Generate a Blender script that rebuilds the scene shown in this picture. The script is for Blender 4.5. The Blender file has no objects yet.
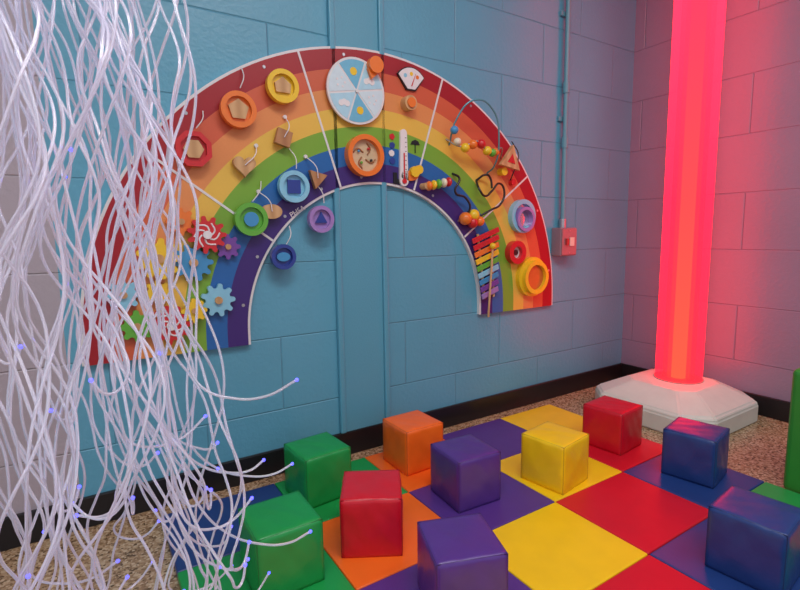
import bpy, bmesh, math, random
from mathutils import Vector, Matrix
random.seed(7)
D=bpy.data; SC=bpy.context.scene; COL=SC.collection
try: SC.view_settings.view_transform='Standard'
except Exception: pass

# ------------------------------------------------------------ materials
def newmat(name):
    m=D.materials.new(name); m.use_nodes=True
    nt=m.node_tree; b=nt.nodes["Principled BSDF"]; return m,nt,b
def N(nt,t,**k):
    n=nt.nodes.new(t)
    for a,v in k.items(): setattr(n,a,v)
    return n
def mat(name,col,rough=.45,bump=0,scale=60,emis=None,es=0,coat=0,metal=0,var=.08):
    if name in D.materials: return D.materials[name]
    m,nt,b=newmat(name)
    b.inputs['Roughness'].default_value=rough; b.inputs['Metallic'].default_value=metal
    if coat: b.inputs['Coat Weight'].default_value=coat; b.inputs['Coat Roughness'].default_value=.2
    tc=N(nt,'ShaderNodeTexCoord'); nz=N(nt,'ShaderNodeTexNoise'); nz.inputs['Scale'].default_value=scale
    nt.links.new(tc.outputs['Object'],nz.inputs['Vector'])
    mx=N(nt,'ShaderNodeMix',data_type='RGBA')
    mx.inputs[6].default_value=(*[c*(1-var) for c in col],1); mx.inputs[7].default_value=(*[min(1,c*(1+var)) for c in col],1)
    nt.links.new(nz.outputs['Fac'],mx.inputs[0]); nt.links.new(mx.outputs[2],b.inputs['Base Color'])
    if bump:
        nz.inputs['Detail'].default_value=3
        bp=N(nt,'ShaderNodeBump'); bp.inputs['Strength'].default_value=bump; bp.inputs['Distance'].default_value=.004
        nt.links.new(nz.outputs['Fac'],bp.inputs['Height']); nt.links.new(bp.outputs['Normal'],b.inputs['Normal'])
    if emis:
        b.inputs['Emission Color'].default_value=(*emis,1); b.inputs['Emission Strength'].default_value=es
    return m
def wood(name='toy_wood',c1=(.52,.30,.13),c2=(.66,.42,.20)):
    if name in D.materials: return D.materials[name]
    m,nt,b=newmat(name); tc=N(nt,'ShaderNodeTexCoord'); w=N(nt,'ShaderNodeTexWave')
    w.inputs['Scale'].default_value=9; w.inputs['Distortion'].default_value=3; w.inputs['Detail'].default_value=3
    nt.links.new(tc.outputs['Object'],w.inputs['Vector']); mx=N(nt,'ShaderNodeMix',data_type='RGBA')
    mx.inputs[6].default_value=(*c1,1); mx.inputs[7].default_value=(*c2,1)
    nt.links.new(w.outputs['Fac'],mx.inputs[0]); nt.links.new(mx.outputs[2],b.inputs['Base Color']); b.inputs['Roughness'].default_value=.5
    return m
def blockwall(name,axis,colA,colB=None,split=None,rough=.36,shift=.17):
    m,nt,b=newmat(name); g=N(nt,'ShaderNodeNewGeometry'); s=N(nt,'ShaderNodeSeparateXYZ'); nt.links.new(g.outputs['Position'],s.inputs[0])
    a=N(nt,'ShaderNodeMath',operation='ADD'); a.inputs[1].default_value=20*.492+shift
    nt.links.new(s.outputs[axis],a.inputs[0])
    z=N(nt,'ShaderNodeMath',operation='ADD'); z.inputs[1].default_value=.246*4-.22
    nt.links.new(s.outputs['Z'],z.inputs[0])
    c=N(nt,'ShaderNodeCombineXYZ'); nt.links.new(a.outputs[0],c.inputs[0]); nt.links.new(z.outputs[0],c.inputs[1])
    br=N(nt,'ShaderNodeTexBrick'); nt.links.new(c.outputs[0],br.inputs['Vector'])
    br.inputs['Scale'].default_value=1; br.inputs['Brick Width'].default_value=.492; br.inputs['Row Height'].default_value=.246
    br.inputs['Mortar Size'].default_value=.0034; br.inputs['Mortar Smooth'].default_value=1; br.offset=.5; br.squash=1
    nz=N(nt,'ShaderNodeTexNoise'); nz.inputs['Scale'].default_value=3; nz.inputs['Detail'].default_value=3
    nt.links.new(g.outputs['Position'],nz.inputs['Vector'])
    n2=N(nt,'ShaderNodeTexNoise'); n2.inputs['Scale'].default_value=70; n2.inputs['Detail'].default_value=5
    nt.links.new(g.outputs['Position'],n2.inputs['Vector'])
    base=N(nt,'ShaderNodeMix',data_type='RGBA'); base.inputs[6].default_value=(*[x*.92 for x in colA],1); base.inputs[7].default_value=(*[min(1,x*1.08) for x in colA],1)
    nt.links.new(nz.outputs['Fac'],base.inputs[0]); cur=base.outputs[2]
    if colB:
        gt=N(nt,'ShaderNodeMath',operation='LESS_THAN'); gt.inputs[1].default_value=split; nt.links.new(s.outputs[axis],gt.inputs[0])
        mb=N(nt,'ShaderNodeMix',data_type='RGBA'); mb.inputs[7].default_value=(*colB,1); nt.links.new(cur,mb.inputs[6]); nt.links.new(gt.outputs[0],mb.inputs[0]); cur=mb.outputs[2]
    mm=N(nt,'ShaderNodeMix',data_type='RGBA',blend_type='MULTIPLY'); mm.inputs[7].default_value=(.84,.86,.88,1)
    nt.links.new(cur,mm.inputs[6]); nt.links.new(br.outputs['Fac'],mm.inputs[0]); nt.links.new(mm.outputs[2],b.inputs['Base Color'])
    h=N(nt,'ShaderNodeMath',operation='MULTIPLY_ADD'); h.inputs[1].default_value=-.8; nt.links.new(br.outputs['Fac'],h.inputs[0])
    h2=N(nt,'ShaderNodeMath',operation='MULTIPLY'); h2.inputs[1].default_value=.50; nt.links.new(n2.outputs['Fac'],h2.inputs[0]); nt.links.new(h2.outputs[0],h.inputs[2])
    bp=N(nt,'ShaderNodeBump'); bp.inputs['Strength'].default_value=.6; bp.inputs['Distance'].default_value=.005
    nt.links.new(h.outputs[0],bp.inputs['Height']); nt.links.new(bp.outputs['Normal'],b.inputs['Normal'])
    b.inputs['Roughness'].default_value=rough
    return m

# ------------------------------------------------------------ mesh helpers
def obj(name,me,parent=None,loc=(0,0,0),mats=()):
    o=D.objects.new(name,me); COL.objects.link(o); o.location=loc
    if parent: o.parent=parent
    for m in mats: me.materials.append(m)
    return o
def empty(name,loc=(0,0,0)):
    o=D.objects.new(name,None); COL.objects.link(o); o.location=loc; o.empty_display_size=.05; return o
def fin(bm,name,smooth=False):
    bmesh.ops.recalc_face_normals(bm,faces=bm.faces)
    me=D.meshes.new(name); bm.to_mesh(me); bm.free()
    if smooth:
        for p in me.polygons: p.use_smooth=True
    return me
def box(name,lo,hi,m,parent=None,bev=0,seg=2):
    bm=bmesh.new(); bmesh.ops.create_cube(bm,size=1)
    c=[(a+b)/2 for a,b in zip(lo,hi)]; s=[b-a for a,b in zip(lo,hi)]
    for v in bm.verts: v.co=Vector((v.co.x*s[0],v.co.y*s[1],v.co.z*s[2]))
    if bev: bmesh.ops.bevel(bm,geom=bm.edges[:],offset=bev,segments=seg,affect='EDGES',profile=.5)
    return obj(name,fin(bm,name),parent,c,[m])
def prism(name,pts,z0,z1,m,parent=None,bev=0,loc=(0,0),holes=None):
    bm=bmesh.new()
    def ring(ps,z): return [bm.verts.new((x,y,z)) for x,y in ps]
    n=len(pts)
    b0=ring(pts,z0); t0=ring(pts,z1)
    for i in range(n): bm.faces.new((b0[i],b0[(i+1)%n],t0[(i+1)%n],t0[i]))
    if holes:
        hb=ring(holes,z0); ht=ring(holes,z1)
        for i in range(n):
            j=(i+1)%n
            bm.faces.new((hb[j],hb[i],ht[i],ht[j])); bm.faces.new((t0[i],t0[j],ht[j],ht[i])); bm.faces.new((b0[j],b0[i],hb[i],hb[j]))
    else:
        bm.faces.new(t0); bm.faces.new(b0[::-1])
    if bev:
        es=[e for e in bm.edges if abs(e.verts[0].co.z-z1)<1e-6 and abs(e.verts[1].co.z-z1)<1e-6 and e.calc_face_angle(0)>.5]
        bmesh.ops.bevel(bm,geom=es,offset=bev,segments=2,affect='EDGES')
    return obj(name,fin(bm,name),parent,(loc[0],loc[1],0),[m])
def circ(r,n=36,a0=0,sx=1,sy=1): return [(r*sx*math.cos(a0+2*math.pi*i/n),r*sy*math.sin(a0+2*math.pi*i/n)) for i in range(n)]
def reg(r,n,a0=0): return circ(r,n,a0)
def cyl(name,x,y,r,z0,z1,m,parent,n=32,bev=.0015): return prism(name,circ(r,n),z0,z1,m,parent,bev,(x,y))
def annulus(name,x,y,R,r,z0,z1,m,parent,n=40,bev=.003): return prism(name,circ(R,n),z0,z1,m,parent,bev,(x,y),circ(r,n))
def sphere(name,p,r,m,parent,sc=(1,1,1)):
    bm=bmesh.new(); bmesh.ops.create_uvsphere(bm,u_segments=16,v_segments=10,radius=r)
    for v in bm.verts: v.co=Vector((v.co.x*sc[0],v.co.y*sc[1],v.co.z*sc[2]))
    return obj(name,fin(bm,name,True),parent,p,[m])
def curve(name,paths,r,m,parent=None,cyc=False,res=4,smooth=True):
    c=D.curves.new(name,'CURVE'); c.dimensions='3D'; c.bevel_depth=r; c.bevel_resolution=res; c.resolution_u=6; c.use_fill_caps=True
    for p in paths:
        s=c.splines.new('BEZIER' if smooth else 'POLY')
        if smooth:
            s.bezier_points.add(len(p)-1)
            for q,b in zip(p,s.bezier_points): b.co=q; b.handle_left_type=b.handle_right_type='AUTO'
        else:
            s.points.add(len(p)-1)
            for q,b in zip(p,s.points): b.co=(*q,1)
        s.use_cyclic_u=cyc
    c.materials.append(m); o=D.objects.new(name,c); COL.objects.link(o)
    if parent: o.parent=parent
    return o

# ------------------------------------------------------------ room shell
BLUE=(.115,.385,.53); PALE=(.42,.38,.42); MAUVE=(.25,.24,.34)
wb=blockwall('painted_block_blue','X',BLUE,PALE,-2.48)
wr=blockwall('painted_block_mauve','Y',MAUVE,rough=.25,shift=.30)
box('wall_back',(-4.6,0,0),(.12,.12,2.5),wb)
box('wall_right',(0,-4.2,0),(.12,0,2.5),wr)
m,nt,b=newmat('terrazzo'); g=N(nt,'ShaderNodeNewGeometry'); v=N(nt,'ShaderNodeTexVoronoi'); v.inputs['Scale'].default_value=170
nt.links.new(g.outputs['Position'],v.inputs['Vector']); cr=N(nt,'ShaderNodeValToRGB')
e=cr.color_ramp.elements; e[0].position=.0; e[0].color=(.10,.06,.03,1); e[1].position=1; e[1].color=(.62,.50,.33,1)
for p,c in ((.25,(.30,.19,.10,1)),(.6,(.42,.29,.16,1))): q=cr.color_ramp.elements.new(p); q.color=c
sp=N(nt,'ShaderNodeSeparateColor'); nt.links.new(v.outputs['Color'],sp.inputs[0]); nt.links.new(sp.outputs[0],cr.inputs[0]); nt.links.new(cr.outputs[0],b.inputs['Base Color']); b.inputs['Roughness'].default_value=.25
box('floor',(-4.6,-4.2,-.08),(.12,.12,0),m)
ceil=mat('ceiling_paint',(.75,.75,.75),.8)
box('ceiling',(-4.6,-4.2,2.5),(.12,.12,2.58),ceil)
blk=mat('rubber_black',(.010,.010,.012),.35)
box('baseboard_back',(-4.6,-.012,0),(-.012,0,.088),blk,bev=.003)
box('baseboard_right',(-.012,-4.2,0),(0,-.0,.088),blk,bev=.003)
bp_=mat('panel_blue_paint',(.105,.365,.50),.34,bump=.15,scale=200)
tp=empty('trim_1')
box('cover_panel',(-1.668,-.010,.088),(-1.503,0,2.5),bp_,tp,bev=.003)
box('edge_left',(-1.69,-.018,.088),(-1.668,0,2.5),bp_,tp,bev=.005)
box('edge_right',(-1.503,-.018,.088),(-1.481,0,2.5),bp_,tp,bev=.005)

cd_=empty('electrical_conduit_with_switch_box')
cm=mat('conduit_paint',(.14,.34,.42),.35,var=.05)
curve('conduit_pipe',[[(-.535,-.022,2.5),(-.535,-.022,.83)]],.011,cm,cd_,smooth=False)
for z in (1.42,1.18): 
    c=curve('coupling',[[(-.535,-.022,z),(-.535,-.022,z+.05)]],.015,cm,cd_,smooth=False)
curve('pipe_connector',[[(-.535,-.022,.82),(-.535,-.022,.86)]],.016,mat('zinc',(.5,.5,.52),.3,metal=.8),cd_,smooth=False)
for z in (1.75,1.3): box('strap',(-.565,-.012,z),(-.505,0,z+.02),cm,cd_,bev=.002)
bxm=mat('box_paint',(.30,.20,.24),.45)
box('switch_box',(-.585,-.055,.69),(-.475,0,.82),bxm,cd_,bev=.004)
box('face_plate',(-.580,-.060,.695),(-.480,-.055,.815),mat('plate_pink',(.42,.17,.19),.4),cd_,bev=.002)
box('toggle',(-.560,-.072,.74),(-.545,-.060,.77),mat('toggle_red',(.5,.04,.04),.4),cd_,bev=.002)
box('receptacle',(-.53,-.064,.735),(-.50,-.060,.775),mat('ivory',(.7,.65,.55),.4),cd_,bev=.001)
for z in (.705,.805): box('plate_screw',(-.534,-.062,z-.003),(-.528,-.060,z+.003),mat('zinc',(.5,.5,.52),.3),cd_)

# ------------------------------------------------------------ rainbow
RX,RZ=-1.516,.4994; RO,RI=.923,.487; ZB=-.040
rb=empty('rainbow_activity_wall_panel',(RX,0,RZ)); rb.rotation_euler=(math.pi/2,0,0)
def W(x,z): return ((x+2.2729)*1.06-2.409-RX,(z-.8)*1.06+.8-RZ)
def arcstrip(name,R,r,m,z0,z1,n=72):
    P=[];Q=[]
    for i in range(n+1):
        a=math.pi-math.pi*i/n; P.append((R*math.cos(a),R*math.sin(a))); Q.append((r*math.cos(a),r*math.sin(a)))
    P=[(-R,ZB)]+P+[(R,ZB)]; Q=[(-r,ZB)]+Q+[(r,ZB)]
    bm=bmesh.new(); k=len(P)
    A=[[bm.verts.new((x,y,z)) for x,y in S] for S,z in ((P,z0),(Q,z0),(P,z1),(Q,z1))]
    for i in range(k-1):
        bm.faces.new((A[2][i],A[2][i+1],A[3][i+1],A[3][i])); bm.faces.new((A[0][i],A[1][i],A[1][i+1],A[0][i+1]))
        bm.faces.new((A[0][i],A[0][i+1],A[2][i+1],A[2][i])); bm.faces.new((A[1][i+1],A[1][i],A[3][i],A[3][i+1]))
    bm.faces.new((A[0][0],A[2][0],A[3][0],A[1][0])); bm.faces.new((A[0][-1],A[1][-1],A[3][-1],A[2][-1]))
    return obj(name,fin(bm,name),rb,(0,0,0),[m])
white=mat('white_edge',(.75,.75,.75),.4)
bands=[('band_red',(.36,.010,.018)),('band_orange',(.64,.12,.05)),('band_peach',(.76,.29,.09)),('band_yellow',(.80,.52,.08)),('band_green',(.20,.42,.04)),('band_blue',(.02,.14,.42)),('band_indigo',(.050,.022,.18))]
arcstrip('backing_board',RO+.008,RI-.008,white,.0,.016)
T=.018; w=(RO-RI)/7
for i,(n,c) in enumerate(bands): arcstrip(n,RO-i*w,RO-(i+1)*w,mat(n,c,.35,scale=200,var=.03),.003,T)
for a in (144,108,72,36):
    a=math.radians(a); u=Vector((math.cos(a),math.sin(a),0)); t=Vector((-u.y,u.x,0))*.0035
    ps=[(RI*u-t),(RO*u-t),(RO*u+t),(RI*u+t)]
    prism('section_divider',[(p.x,p.y) for p in ps],.003,T+.002,white,rb)
for a in list(range(8,180,18)):
    for R in (RO-.018,RI+.018):
        a_=math.radians(a); cyl('screw',R*math.cos(a_),R*math.sin(a_),.005,T,T+.002,mat('zinc',(.5,.5,.52),.3,metal=.8),rb,12,0)
C={'red':(.62,.015,.02),'orange':(.85,.20,.02),'yellow':(.86,.58,.02),'green':(.12,.45,.04),'blue':(.05,.30,.60),'lblue':(.25,.60,.78),'navy':(.02,.05,.30),'purple':(.18,.06,.36),'lilac':(.36,.22,.55),'black':(.01,.01,.01),'white':(.8,.8,.8),'pink':(.75,.2,.35),'cream':(.82,.74,.55)}
def K(n): return mat('toy_'+n,C[n],.35,coat=.3,var=.04)
wd=wood(); wd2=wood('toy_wood_dark',(.38,.17,.07),(.48,.24,.10))
Z=T
def peg(x,z,R,col,inner,ishape,outer=None):
    x,y=W(x,z); o=outer or circ(R,40)
    k=.72
    prism('peg_ring',o,Z+.012,Z+.034,K(col),rb,.004,(x,y),[(a*k,b*k) for a,b in o])
    prism('peg_face',[(a*k,b*k) for a,b in o],Z+.010,Z+.022,K(col),rb,0,(x,y))
    cyl('peg_post',x,y,R*.3,Z-.002,Z+.012,wd,rb)
    if ishape: prism('shape_insert',ishape,Z+.022,Z+.03,wd if inner=='wood' else K(inner),rb,.001,(x,y))
    return x,y
oct8=reg(.052,8,math.pi/8)
peg(-2.014,1.034,.05,'red','wood',reg(.028,6),oct8)
peg(-1.890,1.150,.052,'orange','wood',reg(.031,5,math.pi/2))
peg(-1.760,1.230,.050,'yellow','wood',[(-.022,-.018),(.022,-.018),(.026,.008),(0,.028),(-.026,.008)])
peg(-1.870,.849,.050,'green','blue',circ(.022,24))
peg(-1.738,.946,.050,'lblue','navy',reg(.030,4,math.pi/4))
peg(-1.654,.850,.044,'lilac','navy',reg(.024,3,math.pi/2))
peg(-1.780,.738,.040,'navy','blue',circ(.018,24,0,1.2,.8))
heart=[]
for i in range(40):
    t=2*math.pi*i/40; heart.append((.0021*16*math.sin(t)**3,.0021*(13*math.cos(t)-5*math.cos(2*t)-2*math.cos(3*t)-math.cos(4*t))))
def loose(name,x,z,pts,m,cord):
    x,y=W(x,z); prism(name,pts,Z+.008,Z+.026,m,rb,.002,(x,y)); cyl('cord_post',x,y,.006,Z-.002,Z+.010,white,rb,12,0)
    cx,cy=W(*cord); curve('cord',[[(cx,cy,Z+.006),((x+cx)/2+.01,(y+cy)/2,Z+.03),(x,y,Z+.028)]],.0016,white,rb)
    cyl('cord_anchor',cx,cy,.006,Z-.002,Z+.008,white,rb,12,.001)
loose('wood_heart',-1.880,1.0,heart,wd,(-1.84,1.06))
loose('wood_square',-1.762,1.087,reg(.034,4,.5),wd2,(-1.75,1.15))
loose('wood_triangle',-1.660,.975,reg(.036,3,.3),wd2,(-1.69,1.04))
loose('wood_oval',-1.808,.872,circ(.030,30,0,1.1,.75),wd,(-1.84,.93))
for a,b_ in (((-2.003,1.09),(-1.98,1.14)),((-1.881,1.21),(-1.87,1.27)),((-1.726,1.0),(-1.74,1.06)),((-1.862,.90),(-1.83,.96)),((-1.64,.90),(-1.66,.96)),((-1.767,.775),(-1.75,.83))):
    p=W(*a); q=W(*b_); curve('cord',[[(p[0],p[1],Z+.02),((p[0]+q[0])/2+.006,(p[1]+q[1])/2,Z+.022),(q[0],q[1],Z+.004)]],.0016,white,rb)
dx,dy=W(-1.516,1.252); R=.108
cyl('spinner_hub',dx,dy,.02,Z-.002,Z+.014,white,rb)
cyl('spinner_disc',dx,dy,R,Z+.012,Z+.020,white,rb,60,.002)
for i in range(6):
    a0=math.radians(i*60+12); a1=a0+math.radians(56)
    pts=[(.006*math.cos((a0+a1)/2),.006*math.sin((a0+a1)/2))]+[(R*.93*math.cos(a0+(a1-a0)*k/10),R*.93*math.sin(a0+(a1-a0)*k/10)) for k in range(11)]
    prism('spinner_sector',pts,Z+.020,Z+.0212,mat('sector%d'%(i%3),[(.42,.72,.85),(.16,.50,.70),(.62,.80,.86)][i%3],.35),rb,0,(dx,dy))
    am=(a0+a1)/2; r=R*.58; ix,iy=dx+r*math.cos(am),dy+r*math.sin(am)
    if i in (1,4): cyl('sun_icon',ix,iy,.013,Z+.0212,Z+.0222,K('yellow'),rb,14,0)
    elif i in (0,3):
        for k in (-1,0,1): cyl('cloud_icon',ix+k*.011,iy-abs(k)*.004,.010,Z+.0212,Z+.0222+.0002*k,K('white'),rb,14,0)
    else:
        for k in range(5): cyl('rain_icon',ix+.015*math.cos(k*1.3),iy+.015*math.sin(k*1.3),.004,Z+.0212,Z+.0222,K('white'),rb,8,0)
cyl('spinner_pin',dx,dy,.006,Z+.02,Z+.026,white,rb,16,.001)
kx,ky=W(-1.450,1.340)
cyl('spinner_knob',kx-.004,ky-.004,.027,Z+.022,Z+.045,K('orange'),rb,32,.005)
prism('spinner_arrow',[(-.028,-.006),(-.014,-.040),(.012,-.018)],Z+.022,Z+.034,K('orange'),rb,.001,(kx-.004,ky-.010))
mx_,my_=W(-1.490,1.055)
annulus('maze_ring',mx_,my_,.070,.054,Z,Z+.030,K('orange'),rb)
cyl('maze_face',mx_,my_,.055,Z,Z+.012,mat('maze_wood',(.66,.50,.30),.45),rb)
for a in (20,110,200,290):
    a=math.radians(a); curve('maze_wall',[[(mx_+.012*math.cos(a),my_+.012*math.sin(a),Z+.014),(mx_+.034*math.cos(a+.5),my_+.034*math.sin(a+.5),Z+.014),(mx_+.044*math.cos(a+1),my_+.044*math.sin(a+1),Z+.014)]],.0025,mat('maze_brown',(.35,.14,.05),.5),rb)
for a,cn in ((60,'red'),(150,'blue'),(240,'green'),(330,'black')):
    a=math.radians(a); sphere('maze_marble',(mx_+.028*math.cos(a),my_+.028*math.sin(a),Z+.018),.005,K(cn),rb)
gx,gy=W(-1.300,1.300)
fan=[(.058*math.cos(math.radians(a)),.058*math.sin(math.radians(a))) for a in range(35,146,10)]
prism('gauge_frame',[(x*1.22,y*1.22-.004) for x,y in fan]+[(-.02,-.014),(.02,-.014)],Z,Z+.008,K('black'),rb,.001,(gx,gy))
prism('gauge_face',[(x*1.14,y*1.14-.003) for x,y in fan]+[(-.016,-.010),(.016,-.010)],Z+.008,Z+.010,K('white'),rb,0,(gx,gy))
for a,cn in ((55,'orange'),(90,'yellow'),(125,'lblue')): 
    a=math.radians(a); cyl('gauge_icon',gx+.045*math.cos(a),gy+.045*math.sin(a)-.003,.007,Z+.010,Z+.011,K(cn),rb,12,0)
prism('gauge_needle',[(-.002,0),(.002,0),(.018,.045)],Z+.010,Z+.013,K('red'),rb,0,(gx,gy))
q=W(-1.316,1.240); cyl('gauge_knob',q[0],q[1],.026,Z,Z+.032,wd,rb,28,.005); cyl('knob_cap',q[0],q[1],.017,Z+.032,Z+.038,K('orange'),rb)
tx,ty=W(-1.334,1.062)
rr=.014; pts=[(rr*math.cos(a),.085+rr*math.sin(a)) for a in [math.pi*k/10 for k in range(11)]]+[(rr*1.3*math.cos(a),-.085+rr*1.3*math.sin(a)) for a in [math.pi+math.pi*k/10 for k in range(11)]]
prism('thermometer_body',pts,Z,Z+.010,K('white'),rb,.002,(tx,ty))
box('thermometer_column',(tx-.0022,ty-.075,Z+.010),(tx+.0022,ty+.015,Z+.0125),K('red'),rb)
for k in range(9): box('thermometer_tick',(tx+.005,ty-.06+k*.016,Z+.010),(tx+.011,ty-.058+k*.016,Z+.0108),K('black'),rb)
cyl('thermometer_bulb',tx,ty-.085,.009,Z+.010,Z+.014,K('red'),rb)
for k,(cn,dx_,dy_) in enumerate((('red',-.045,.07),('navy',-.045,.04),('white',-.048,.012),('navy',-.045,-.015))): prism('weather_icon',reg(.012,5+k,.3*k),Z,Z+.003,K(cn),rb,0,(tx+dx_,ty+dy_))
prism('boot_icon',[(-.020,-.02),(.016,-.02),(.016,-.006),(-.004,-.002),(-.004,.02),(-.020,.02)],Z,Z+.003,K('black'),rb,0,(tx-.022,ty-.075))
prism('umbrella_icon',[(-.02,0),(-.014,.012),(0,.018),(.014,.012),(.02,0)],Z,Z+.003,K('black'),rb,0,(tx+.055,ty+.05))
prism('umbrella_stick',[(-.0015,-.03),(.0015,-.03),(.0015,0),(-.0015,0)],Z,Z+.003,K('black'),rb,0,(tx+.055,ty+.05))
q=W(-1.302,1.020)
cyl('sun_slider',q[0]+.01,q[1]-.005,.020,Z+.004,Z+.020,K('yellow'),rb,10,.003); cyl('sun_slider_lobe',q[0]+.03,q[1]+.004,.016,Z+.004,Z+.018,K('yellow'),rb,20,.003)
prism('cloud_slider',circ(.03,20,0,1.3,.6),Z+.002,Z+.010,K('orange'),rb,.001,(q[0]-.01,q[1]-.02))
def P3(x,z,h=0): a,b=W(x-.016,z); return (a,b,Z+h)
curve('bead_wire_blue',[[P3(-1.115,1.12),P3(-1.12,1.20,.05),P3(-1.07,1.265,.09),P3(-.99,1.24,.10),P3(-.95,1.14,.09),P3(-.93,1.05,.04),P3(-.93,1.03,0)]],.0034,mat('wire_blue',(.12,.35,.42),.25,metal=.3),rb)
curve('bead_wire_grey',[[P3(-1.13,1.14),P3(-1.10,1.11,.05),P3(-1.03,1.13,.07),P3(-.98,1.09,.07),P3(-.90,1.12,.05),P3(-.86,1.09,0)]],.003,mat('wire_grey',(.5,.5,.52),.25,metal=.6),rb)
for (x,z,h,cn,r) in ((-1.125,1.165,.045,'blue',.016),(-1.115,1.125,.05,'cream',.015),(-1.085,1.105,.058,'yellow',.018),(-1.055,1.118,.065,'orange',.018),(-1.02,1.122,.07,'red',.018),(-.99,1.10,.07,'yellow',.018),(-.965,1.095,.07,'green',.016),(-.945,1.10,.065,'orange',.016)):
    sphere('wire_bead',P3(x,z,h),r,K(cn),rb)
tri=reg(.062,3,math.radians(200)); q=W(-.860,1.080)
prism('wood_flap',tri,Z+.03,Z+.048,wd,rb,.003,q); prism('flap_slot',[(a*.4,b*.4) for a,b in tri],Z+.048,Z+.050,K('red'),rb,0,q)
cyl('flap_post',q[0],q[1],.012,Z-.002,Z+.03,K('black'),rb); cyl('flap_button',q[0]-.02,q[1]-.045,.016,Z+.0,Z+.03,K('yellow'),rb)
curve('flap_wire',[[P3(-.80,1.16,0),P3(-.80,1.10,.04),P3(-.82,1.03,.03),P3(-.81,1.0,0)]],.0025,K('black'),rb)
q=W(-.82,1.0); cyl('flap_peg',q[0],q[1],.013,Z-.002,Z+.02,K('red'),rb)
q=W(-1.206,.975); 
curve('spindle',[[(q[0]-.045,q[1]-.006,Z+.03),(q[0]+.06,q[1]+.012,Z+.03)]],.0045,K('cream'),rb,smooth=False)
for dx_,cn in ((-.04,'orange'),(-.018,'yellow'),(.005,'green'),(.03,'cream'),(.052,'red')): sphere('spindle_bead',(q[0]+dx_,q[1]+dx_*.2,Z+.03),.018,K(cn),rb,(.6,1,1))
cyl('spindle_foot',q[0]-.05,q[1]-.008,.012,Z-.002,Z+.034,wd,rb)
curve('squiggle_wire_a',[[P3(-1.10,1.02),P3(-1.09,1.0,.03),P3(-1.11,.95,.03),P3(-1.06,.93,.03),P3(-1.04,.89,.03),P3(-1.06,.86,.0)]],.0045,K('black'),rb)
curve('squiggle_wire_b',[[P3(-.985,1.0,.0),P3(-.99,.96,.03),P3(-.965,.94,.03),P3(-.93,.96,.03),P3(-.89,.99,.03),P3(-.865,.96,.03),P3(-.885,.91,.03),P3(-.93,.89,.03),P3(-.97,.87,.02),P3(-1.01,.85,0)]],.0045,K('black'),rb)
curve('squiggle_wire_c',[[P3(-.985,1.0),P3(-.96,1.02,.03),P3(-.94,1.01,.03),P3(-.93,.97,.03)]],.0045,K('black'),rb)
for (x,z,cn,r) in ((-1.055,.855,'orange',.026),(-1.015,.868,'yellow',.024),(-1.02,.84,'red',.022),(-.985,.845,'orange',.02)): sphere('squiggle_bead',P3(x,z,.022),r,K(cn),rb)
def ringtoy(x,z,R,r,cn,inner,h=.03):
    a,b=W(x,z); annulus('magnifier_ring',a,b,R,r,Z,Z+h,K(cn),rb,40,.006); 
    if inner: cyl('ring_face',a,b,r+.001,Z,Z+h*.4,inner if not isinstance(inner,str) else K(inner),rb)
    return a,b
ringtoy(-.764,.866,.072,.053,'lblue',mat('mirror_film',(.75,.75,.8),.08,metal=.9,var=.02),.025)
a,b_=W(-.759,.854); annulus('inner_ring',a,b_,.053,.040,Z+.01,Z+.035,K('lilac'),rb)
a,b_=ringtoy(-.800,.720,.050,.026,'red','white',.03); cyl('eye_dot',a,b_,.012,Z+.012,Z+.018,K('black'),rb)
a,b_=ringtoy(-.702,.615,.088,.066,'yellow','orange',.022)
annulus('kaleidoscope_ring',a+.004,b_-.002,.074,.056,Z+.012,Z+.042,K('yellow'),rb); cyl('kaleidoscope_glass',a+.004,b_-.002,.057,Z+.01,Z+.026,mat('orange_deep',(.60,.16,.03),.25),rb)
cols=['red','red','orange','yellow','green','lblue','blue','purple','lilac']
x0=Vector((*W(-.965,.800),0)); x1=Vector((*W(-.938,.545),0))
d=(x1-x0); L=d.length; d.normalize(); ang=math.atan2(d.y,d.x)
for s in (-.018,.018):
    n_=Vector((-d.y,d.x,0))*s*2
    curve('xylophone_rail',[[tuple(x0+n_+Vector((0,0,Z+.008))),tuple(x1+n_*.7+Vector((0,0,Z+.008)))]],.006,wd,rb,smooth=False)
for i,cn in enumerate(cols):
    p=x0+d*(L*(i+.3)/len(cols)); hl=.076-.0035*i
    o=box('xylophone_bar',(-.011,-hl,Z+.014),(.011,hl,Z+.020),mat('bar_%s%d'%(cn,i),C[cn],.25,coat=.5),rb,.002); o.location=(p.x,p.y,Z+.017); o.rotation_euler=(0,0,ang+.22)
mq=W(-.950,.66); curve('mallet_stick',[[(mq[0]+.01,mq[1]+.09,Z+.032),(mq[0]-.012,mq[1]-.20,Z+.032)]],.0045,wd,rb,smooth=False); sphere('mallet_head',(mq[0]+.01,mq[1]+.095,Z+.032),.014,K('yellow'),rb)
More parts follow.
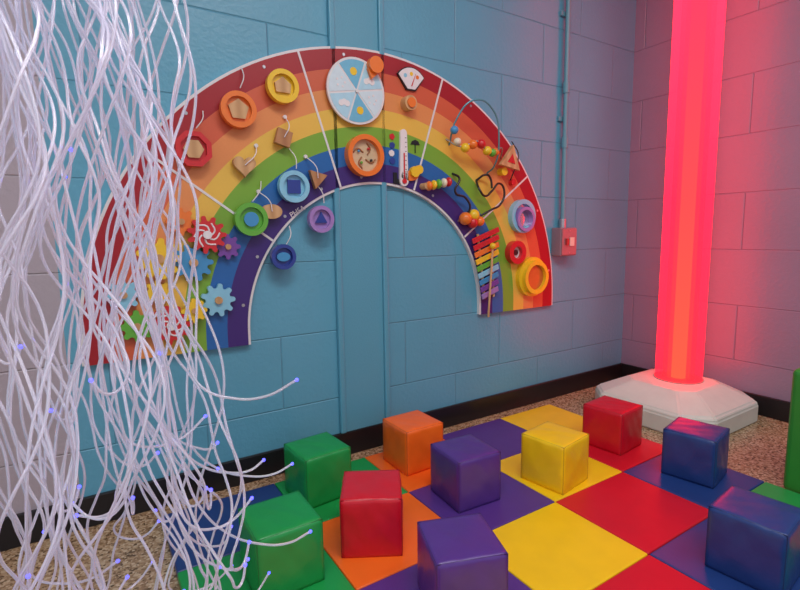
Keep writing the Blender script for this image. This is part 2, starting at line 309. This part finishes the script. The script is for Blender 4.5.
def gear(x,z,R,cn,teeth=9,h0=.004,h=.014,swirl=False):
    x,y=W(x,z); pts=[]; n=teeth*10
    for i in range(n):
        ph=2*math.pi*i/10; s=math.cos(ph); r=R*(.86+.14*math.tanh(2.2*s)/math.tanh(2.2))
        pts.append((r*math.cos(2*math.pi*i/n),r*math.sin(2*math.pi*i/n)))
    prism('gear',pts,Z+h0,Z+h0+h,K(cn),rb,.0012,(x,y)); cyl('gear_hub',x,y,R*.22,Z-.002,Z+h0+h+.008,K('white') if swirl else wd,rb,24,.002)
    if swirl:
        for k in range(6):
            a=2*math.pi*k/6; curve('gear_swirl',[[(x+R*.25*math.cos(a),y+R*.25*math.sin(a),Z+h0+h),(x+R*.45*math.cos(a+.5),y+R*.45*math.sin(a+.5),Z+h0+h),(x+R*.66*math.cos(a+1.2),y+R*.66*math.sin(a+1.2),Z+h0+h)]],.0025,K('white'),rb)
gear(-2.056,.842,.040,'orange',8); gear(-1.994,.806,.055,'red',11,.02,.012,True); gear(-2.118,.745,.058,'yellow',9,.02)
gear(-1.938,.772,.038,'purple',8,.004); gear(-2.032,.731,.056,'blue',10,.004); gear(-1.972,.622,.050,'lblue',9)
gear(-2.100,.565,.058,'red',11,.02,.012,True); gear(-2.180,.570,.045,'green',8); gear(-2.205,.655,.043,'lblue',8); gear(-2.040,.60,.036,'yellow',8,.02); gear(-2.125,.655,.035,'yellow',8,.004)
tcu=D.curves.new('panel_lettering','FONT'); tcu.body='PHSA'; tcu.size=.024; tcu.extrude=.0008; tcu.align_x='CENTER'
tcu.materials.append(K('white')); to=D.objects.new('panel_lettering',tcu); COL.objects.link(to); to.parent=rb; q=W(-1.718,.868); to.location=(q[0],q[1],Z+.001); to.rotation_euler=(0,0,math.radians(30))

# ------------------------------------------------------------ foam mats
GX,GY,SX,SY=-.988,-.6616,.326,.2838
PC={'blue':(.012,.045,.20),'green':(.008,.32,.065),'orange':(.90,.15,.012),'purple':(.085,.032,.24),'yellow':(.92,.60,.008),'red':(.60,.006,.022)}
def vinyl(cn,kind):
    return mat('vinyl_%s_%s'%(kind,cn),PC[cn],.36 if kind=='cube' else .42,bump=.6 if kind=='cube' else .35,scale=18 if kind=='cube' else 13,coat=.12,var=.10)
cyc={-1:'yellow',0:'red',1:'blue',2:'green',3:'orange',4:'purple'}
mt=empty('foam_play_mat')
for i in range(-4,1):
    for j in range(-6,2):
        k=(i-j+1)%6-1; cn=cyc[k]
        x=GX+i*SX; y=GY+j*SY; wx=SX if i<0 else .306
        box('mat_tile_'+cn,(x+.0006,y+.0006,0),(x+wx-.0006,y+SY-.0006,.020),vinyl(cn,'mat'),mt,bev=.004,seg=3)

# ------------------------------------------------------------ soft cubes
def softcube(cn,x,y,yaw,s=.150):
    bm=bmesh.new(); bmesh.ops.create_cube(bm,size=1); bmesh.ops.subdivide_edges(bm,edges=bm.edges[:],cuts=15,use_grid_fill=True)
    rnd=random.Random(int(abs(x)*1000)+int(abs(y)*100))
    ph=[rnd.uniform(0,6) for _ in range(9)]
    for v in bm.verts:
        c=v.co.copy(); a=[abs(t)*2 for t in c]
        out=Vector((0,0,0))
        for k in range(3):
            if a[k]>.999:
                o1,o2=[q for q in range(3) if q!=k]
                f=(1-a[o1]**4)*(1-a[o2]**4); wv=.009*math.sin(8*c[o1]+ph[k])*math.sin(7*c[o2]+ph[k+3])+.005*math.sin(19*(c[o1]+c[o2]*.6)+ph[k+5])
                e=max(a[o1],a[o2]); wv+=.012*math.sin(30*(c[o1]-c[o2])+ph[k])*e**6
                amt=.020*f+wv*f
                if k==2 and c[2]<0: amt=0
                out[k]+=math.copysign(1,c[k])*amt
        n=sum(1 for t in a if t>.999)
        if n>=2:
            c2=c*(1-.014*(n-1)); 
            if c.z<-.49: c2.z=-.5
            c=c2
        v.co=(c+out)*s
    me=fin(bm,'cushion_body',True)
    root=empty('soft_play_cube',(x,y,.020+s/2)); root.rotation_euler=(0,0,math.radians(yaw))
    obj('cushion_body',me,root,(0,0,0),[vinyl(cn,'cube')])
    h=s*.488; dk=mat('piping_'+cn,[t*.6 for t in PC[cn]],.4)
    cs=[(-h,-h),(h,-h),(h,h),(-h,h)]
    for zz in (h,-h+.001): curve('piping',[[(a,b,zz) for a,b in cs]],.0013,dk,root,cyc=True,smooth=False)
    for a,b in cs: curve('piping',[[(a,b,-h),(a,b,h)]],.0013,dk,root,smooth=False)
    return root
for c in (('green',-1.870,-.225,5),('orange',-1.52,-.223,1),('purple',-1.51,-.488,-4),('yellow',-1.21,-.569,9),('red',-.828,-.511,6),('blue',-.809,-.795,11),('green',-2.086,-.520,0),('red',-1.846,-.521,-30),('purple',-1.797,-.816,-20),('blue',-1.167,-1.108,6)):
    softcube(*c)

# ------------------------------------------------------------ bubble tube
bt=empty('bubble_tube_lamp',(-.235,-.43,0))
bm=bmesh.new()
def lay(h,ch,z): 
    p=[(-h+ch,-h),(h-ch,-h),(h,-h+ch),(h,h-ch),(h-ch,h),(-h+ch,h),(-h,h-ch),(-h,-h+ch)]
    return [bm.verts.new((a,b,z)) for a,b in p]
Ls=[lay(.265,.09,0),lay(.265,.09,.075),lay(.255,.085,.090),lay(.155,.055,.145),lay(.148,.05,.148)]
for A,B_ in zip(Ls,Ls[1:]):
    for i in range(8): bm.faces.new((A[i],A[(i+1)%8],B_[(i+1)%8],B_[i]))
bm.faces.new(Ls[-1]); bm.faces.new(Ls[0][::-1])
bmesh.ops.bevel(bm,geom=[e for e in bm.edges],offset=.006,segments=3,affect='EDGES')
obj('padded_base',fin(bm,'padded_base'),bt,(-.04,.0,0),[mat('base_white_vinyl',(.70,.74,.66),.4,bump=.2,scale=20)])
def glowmat(name,strength,fac,cols):
    m,nt,b=newmat(name); nt.nodes.remove(b); out=nt.nodes['Material Output']
    em=N(nt,'ShaderNodeEmission'); em.inputs['Strength'].default_value=strength
    g=N(nt,'ShaderNodeNewGeometry'); sx=N(nt,'ShaderNodeSeparateXYZ'); nt.links.new(g.outputs['Position'],sx.inputs[0]); mr=N(nt,'ShaderNodeMapRange'); mr.inputs[1].default_value=.15; mr.inputs[2].default_value=1.7; nt.links.new(sx.outputs['Z'],mr.inputs[0])
    cr=N(nt,'ShaderNodeValToRGB'); e=cr.color_ramp.elements; e[0].color=(*cols[0],1); e[1].color=(*cols[2],1); q=cr.color_ramp.elements.new(.5); q.color=(*cols[1],1)
    nt.links.new(mr.outputs[0],cr.inputs[0]); nt.links.new(cr.outputs[0],em.inputs[0])
    if fac<1:
        tr=N(nt,'ShaderNodeBsdfTransparent'); ms=N(nt,'ShaderNodeMixShader'); ms.inputs[0].default_value=fac
        nt.links.new(tr.outputs[0],ms.inputs[1]); nt.links.new(em.outputs[0],ms.inputs[2]); nt.links.new(ms.outputs[0],out.inputs[0])
    else: nt.links.new(em.outputs[0],out.inputs[0])
    return m
def tubemesh(name,r,z0,z1,mm,cap=False):
    bm=bmesh.new(); n=64; A=[bm.verts.new((r*math.cos(2*math.pi*i/n),r*math.sin(2*math.pi*i/n),z0)) for i in range(n)]; B2=[bm.verts.new((v.co.x,v.co.y,z1)) for v in A]
    for i in range(n): bm.faces.new((A[i],A[(i+1)%n],B2[(i+1)%n],B2[i]))
    if cap: bm.faces.new(B2); bm.faces.new(A[::-1])
    return obj(name,fin(bm,name,not cap),bt,(0,0,0),[mm])
tubemesh('tube_wall',.092,.146,2.2,glowmat('tube_wall_glow',5.5,.55,((1,.007,.016),(1,.007,.024),(1,.013,.036))))
tubemesh('glow_shell_1',.062,.147,2.2,glowmat('glow_red',3.0,.28,((1,.020,.010),(1,.010,.014),(1,.010,.022))))  # added glowing shells, grade the tube's glow from rim to centre
tubemesh('glow_shell_2',.044,.147,2.2,glowmat('glow_orange',3.0,.28,((1,.055,.008),(1,.035,.012),(1,.014,.022))))
tubemesh('glow_core',.028,.147,2.2,glowmat('core_orange',3.0,1,((1,.12,.015),(1,.075,.015),(1,.02,.022))))  # added emissive core, orange centre glow put in as colour
tubemesh('tube_foot_ring',.097,.140,.152,mat('foot_ring',(.5,.2,.2),.4),True)
tubemesh('tube_cap',.10,2.2,2.3,mat('cap_white',(.7,.7,.7),.4),True)

gp=empty('green_padded_block',(-.52,-1.15,0))
box('pad_body',(-.14,-.17,0),(.14,.17,.385),mat('pad_green',(.03,.26,.03),.45,bump=.4,scale=14),gp,bev=.016,seg=3)

# ------------------------------------------------------------ fibre optic strands
fo=empty('fiber_optic_strands',(-2.395,-.80,0))
m,nt,b=newmat('fiber_sheath'); b.inputs['Roughness'].default_value=.10
b.inputs['Emission Color'].default_value=(.80,.76,1,1); b.inputs['Emission Strength'].default_value=.07
nz=N(nt,'ShaderNodeTexNoise'); nz.inputs['Scale'].default_value=7; g=N(nt,'ShaderNodeNewGeometry'); nt.links.new(g.outputs['Position'],nz.inputs['Vector'])
mx=N(nt,'ShaderNodeMix',data_type='RGBA'); mx.inputs[6].default_value=(.80,.78,.94,1); mx.inputs[7].default_value=(.97,.97,.98,1); nt.links.new(nz.outputs['Fac'],mx.inputs[0]); nt.links.new(mx.outputs[2],b.inputs['Base Color'])
b.inputs['Transmission Weight'].default_value=.72; b.inputs['IOR'].default_value=1.4
paths=[];tips=[]
rd=random.Random(21)
NC=13
clumps=[(-.120+.235*(k+.5)/NC+rd.uniform(-.01,.01),rd.uniform(-.09,.09),rd.uniform(0,6.28),rd.uniform(0,6.28),rd.uniform(.020,.042),rd.uniform(.36,.70)) for k in range(NC)]
def prof(z):
    if z>1.05: return .80+.35*(z-1.05)
    if z>.75: return .80+.15*(1.05-z)/.3
    return .95+.55*(.75-z)
for i in range(56):
    cx,cy,p1,p2,am,wl=clumps[i%NC]; cx+=rd.gauss(0,.015); cy+=rd.gauss(0,.02); p1+=rd.gauss(0,.6); p2+=rd.gauss(0,.6)
    wl2=rd.uniform(.14,.26); a2=rd.uniform(.002,.008); p3=rd.uniform(0,6.28)
    zend=rd.choice([rd.uniform(.01,.2),rd.uniform(.05,.35),rd.uniform(.3,.65)]) ; z=2.0; pts=[]
    while z>zend:
        s=prof(z); amp=am*(1 if z<1.3 else .7)
        pts.append((cx*s+amp*math.sin(p1+6.283*z/wl)+a2*math.sin(p3+6.283*z/wl2), cy*s+amp*math.cos(p2+6.283*z/wl)+a2*math.cos(p3*2+6.283*z/wl2), z)); z-=.035
    x,y,z=pts[-1]; dx=rd.uniform(-.5,1)*.04; dy=rd.uniform(-.5,.5)*.03
    for k in range(1,4): pts.append((x+dx*k,y+dy*k,z-.03*k+.010*k*k))
    pts=[(a,b_,max(c,.006)) for a,b_,c in pts]
    paths.append(pts); tips.append(pts[-1])
for (dx,dy,zt) in ((.19,-.02,.47),(.25,.02,.43),(.24,-.08,.36),(.15,-.05,.33),(.13,.02,.50),(.16,.1,.30),(-.06,.0,.45)):
    pts=[(rd.uniform(0,.08),rd.uniform(-.05,.05),2.0)]
    x,y,_=pts[0]; z=2.0
    while z>.75: z-=.05; pts.append((x+.02*math.sin(z*14+dx*40),y+.02*math.cos(z*12),z))
    x,y,z=pts[-1]
    for k in range(1,9):
        t=k/8; pts.append((x+(dx-x)*t**1.6+.012*math.sin(t*9),y+(dy-y)*t,z+(zt-.03-z)*math.sin(t*1.5708*1.15)/1.0))
    paths.append(pts); tips.append(pts[-1])
curve('strands',paths,.0018,m,fo,res=2)
tipm=mat('fiber_tip_glow',(.1,.1,.9),.3,emis=(.08,.08,1.0),es=3)
bm=bmesh.new()
for t in tips: bmesh.ops.create_uvsphere(bm,u_segments=8,v_segments=6,radius=.0027,matrix=Matrix.Translation(t))
for i in range(10):
    p=rd.choice(paths); q=rd.choice(p[20:])
    bmesh.ops.create_uvsphere(bm,u_segments=8,v_segments=6,radius=.0026,matrix=Matrix.Translation(q))
obj('light_points',fin(bm,'light_points',True),fo,(0,0,0),[tipm])
box('ceiling_collar',(-.16,-.16,2.0),(.16,.16,2.5),mat('collar_black',(.02,.02,.02),.5),fo,bev=.01)

# ------------------------------------------------------------ lights
def area(name,loc,size,power,col,rot=(0,0,0)):
    l=D.lights.new(name,'AREA'); l.shape='RECTANGLE'; l.size,l.size_y=size; l.energy=power; l.color=col
    o=D.objects.new(name,l); COL.objects.link(o); o.location=loc; o.rotation_euler=rot; return o
area('ceiling_light',(-2.3,-1.5,2.46),(1.4,.6),33,(1,.98,.98))
area('ceiling_light.001',(-1.0,-2.2,2.46),(1.4,.6),17,(1,.94,.95))
w_=D.worlds.new('world'); SC.world=w_; w_.use_nodes=True; bg=w_.node_tree.nodes['Background']; bg.inputs[0].default_value=(.86,.84,.97,1); bg.inputs[1].default_value=.66

# ------------------------------------------------------------ camera
f,th,p,r,a,b=489.9,1.007,.1232,-.0144,2.409,1.561
F=Vector((math.cos(th)*math.cos(p),math.sin(th)*math.cos(p),-math.sin(p))); Rv=Vector((math.sin(th),-math.cos(th),0)); U=Rv.cross(F)
R2=Rv*math.cos(r)+U*math.sin(r); U2=-Rv*math.sin(r)+U*math.cos(r)
M=Matrix(((R2.x,U2.x,-F.x,-a),(R2.y,U2.y,-F.y,-b),(R2.z,U2.z,-F.z,.8),(0,0,0,1)))
cd=D.cameras.new('camera'); cd.sensor_width=36; cd.lens=f*36/800; cd.clip_start=.02; co=D.objects.new('camera',cd); COL.objects.link(co); co.matrix_world=M; SC.camera=co
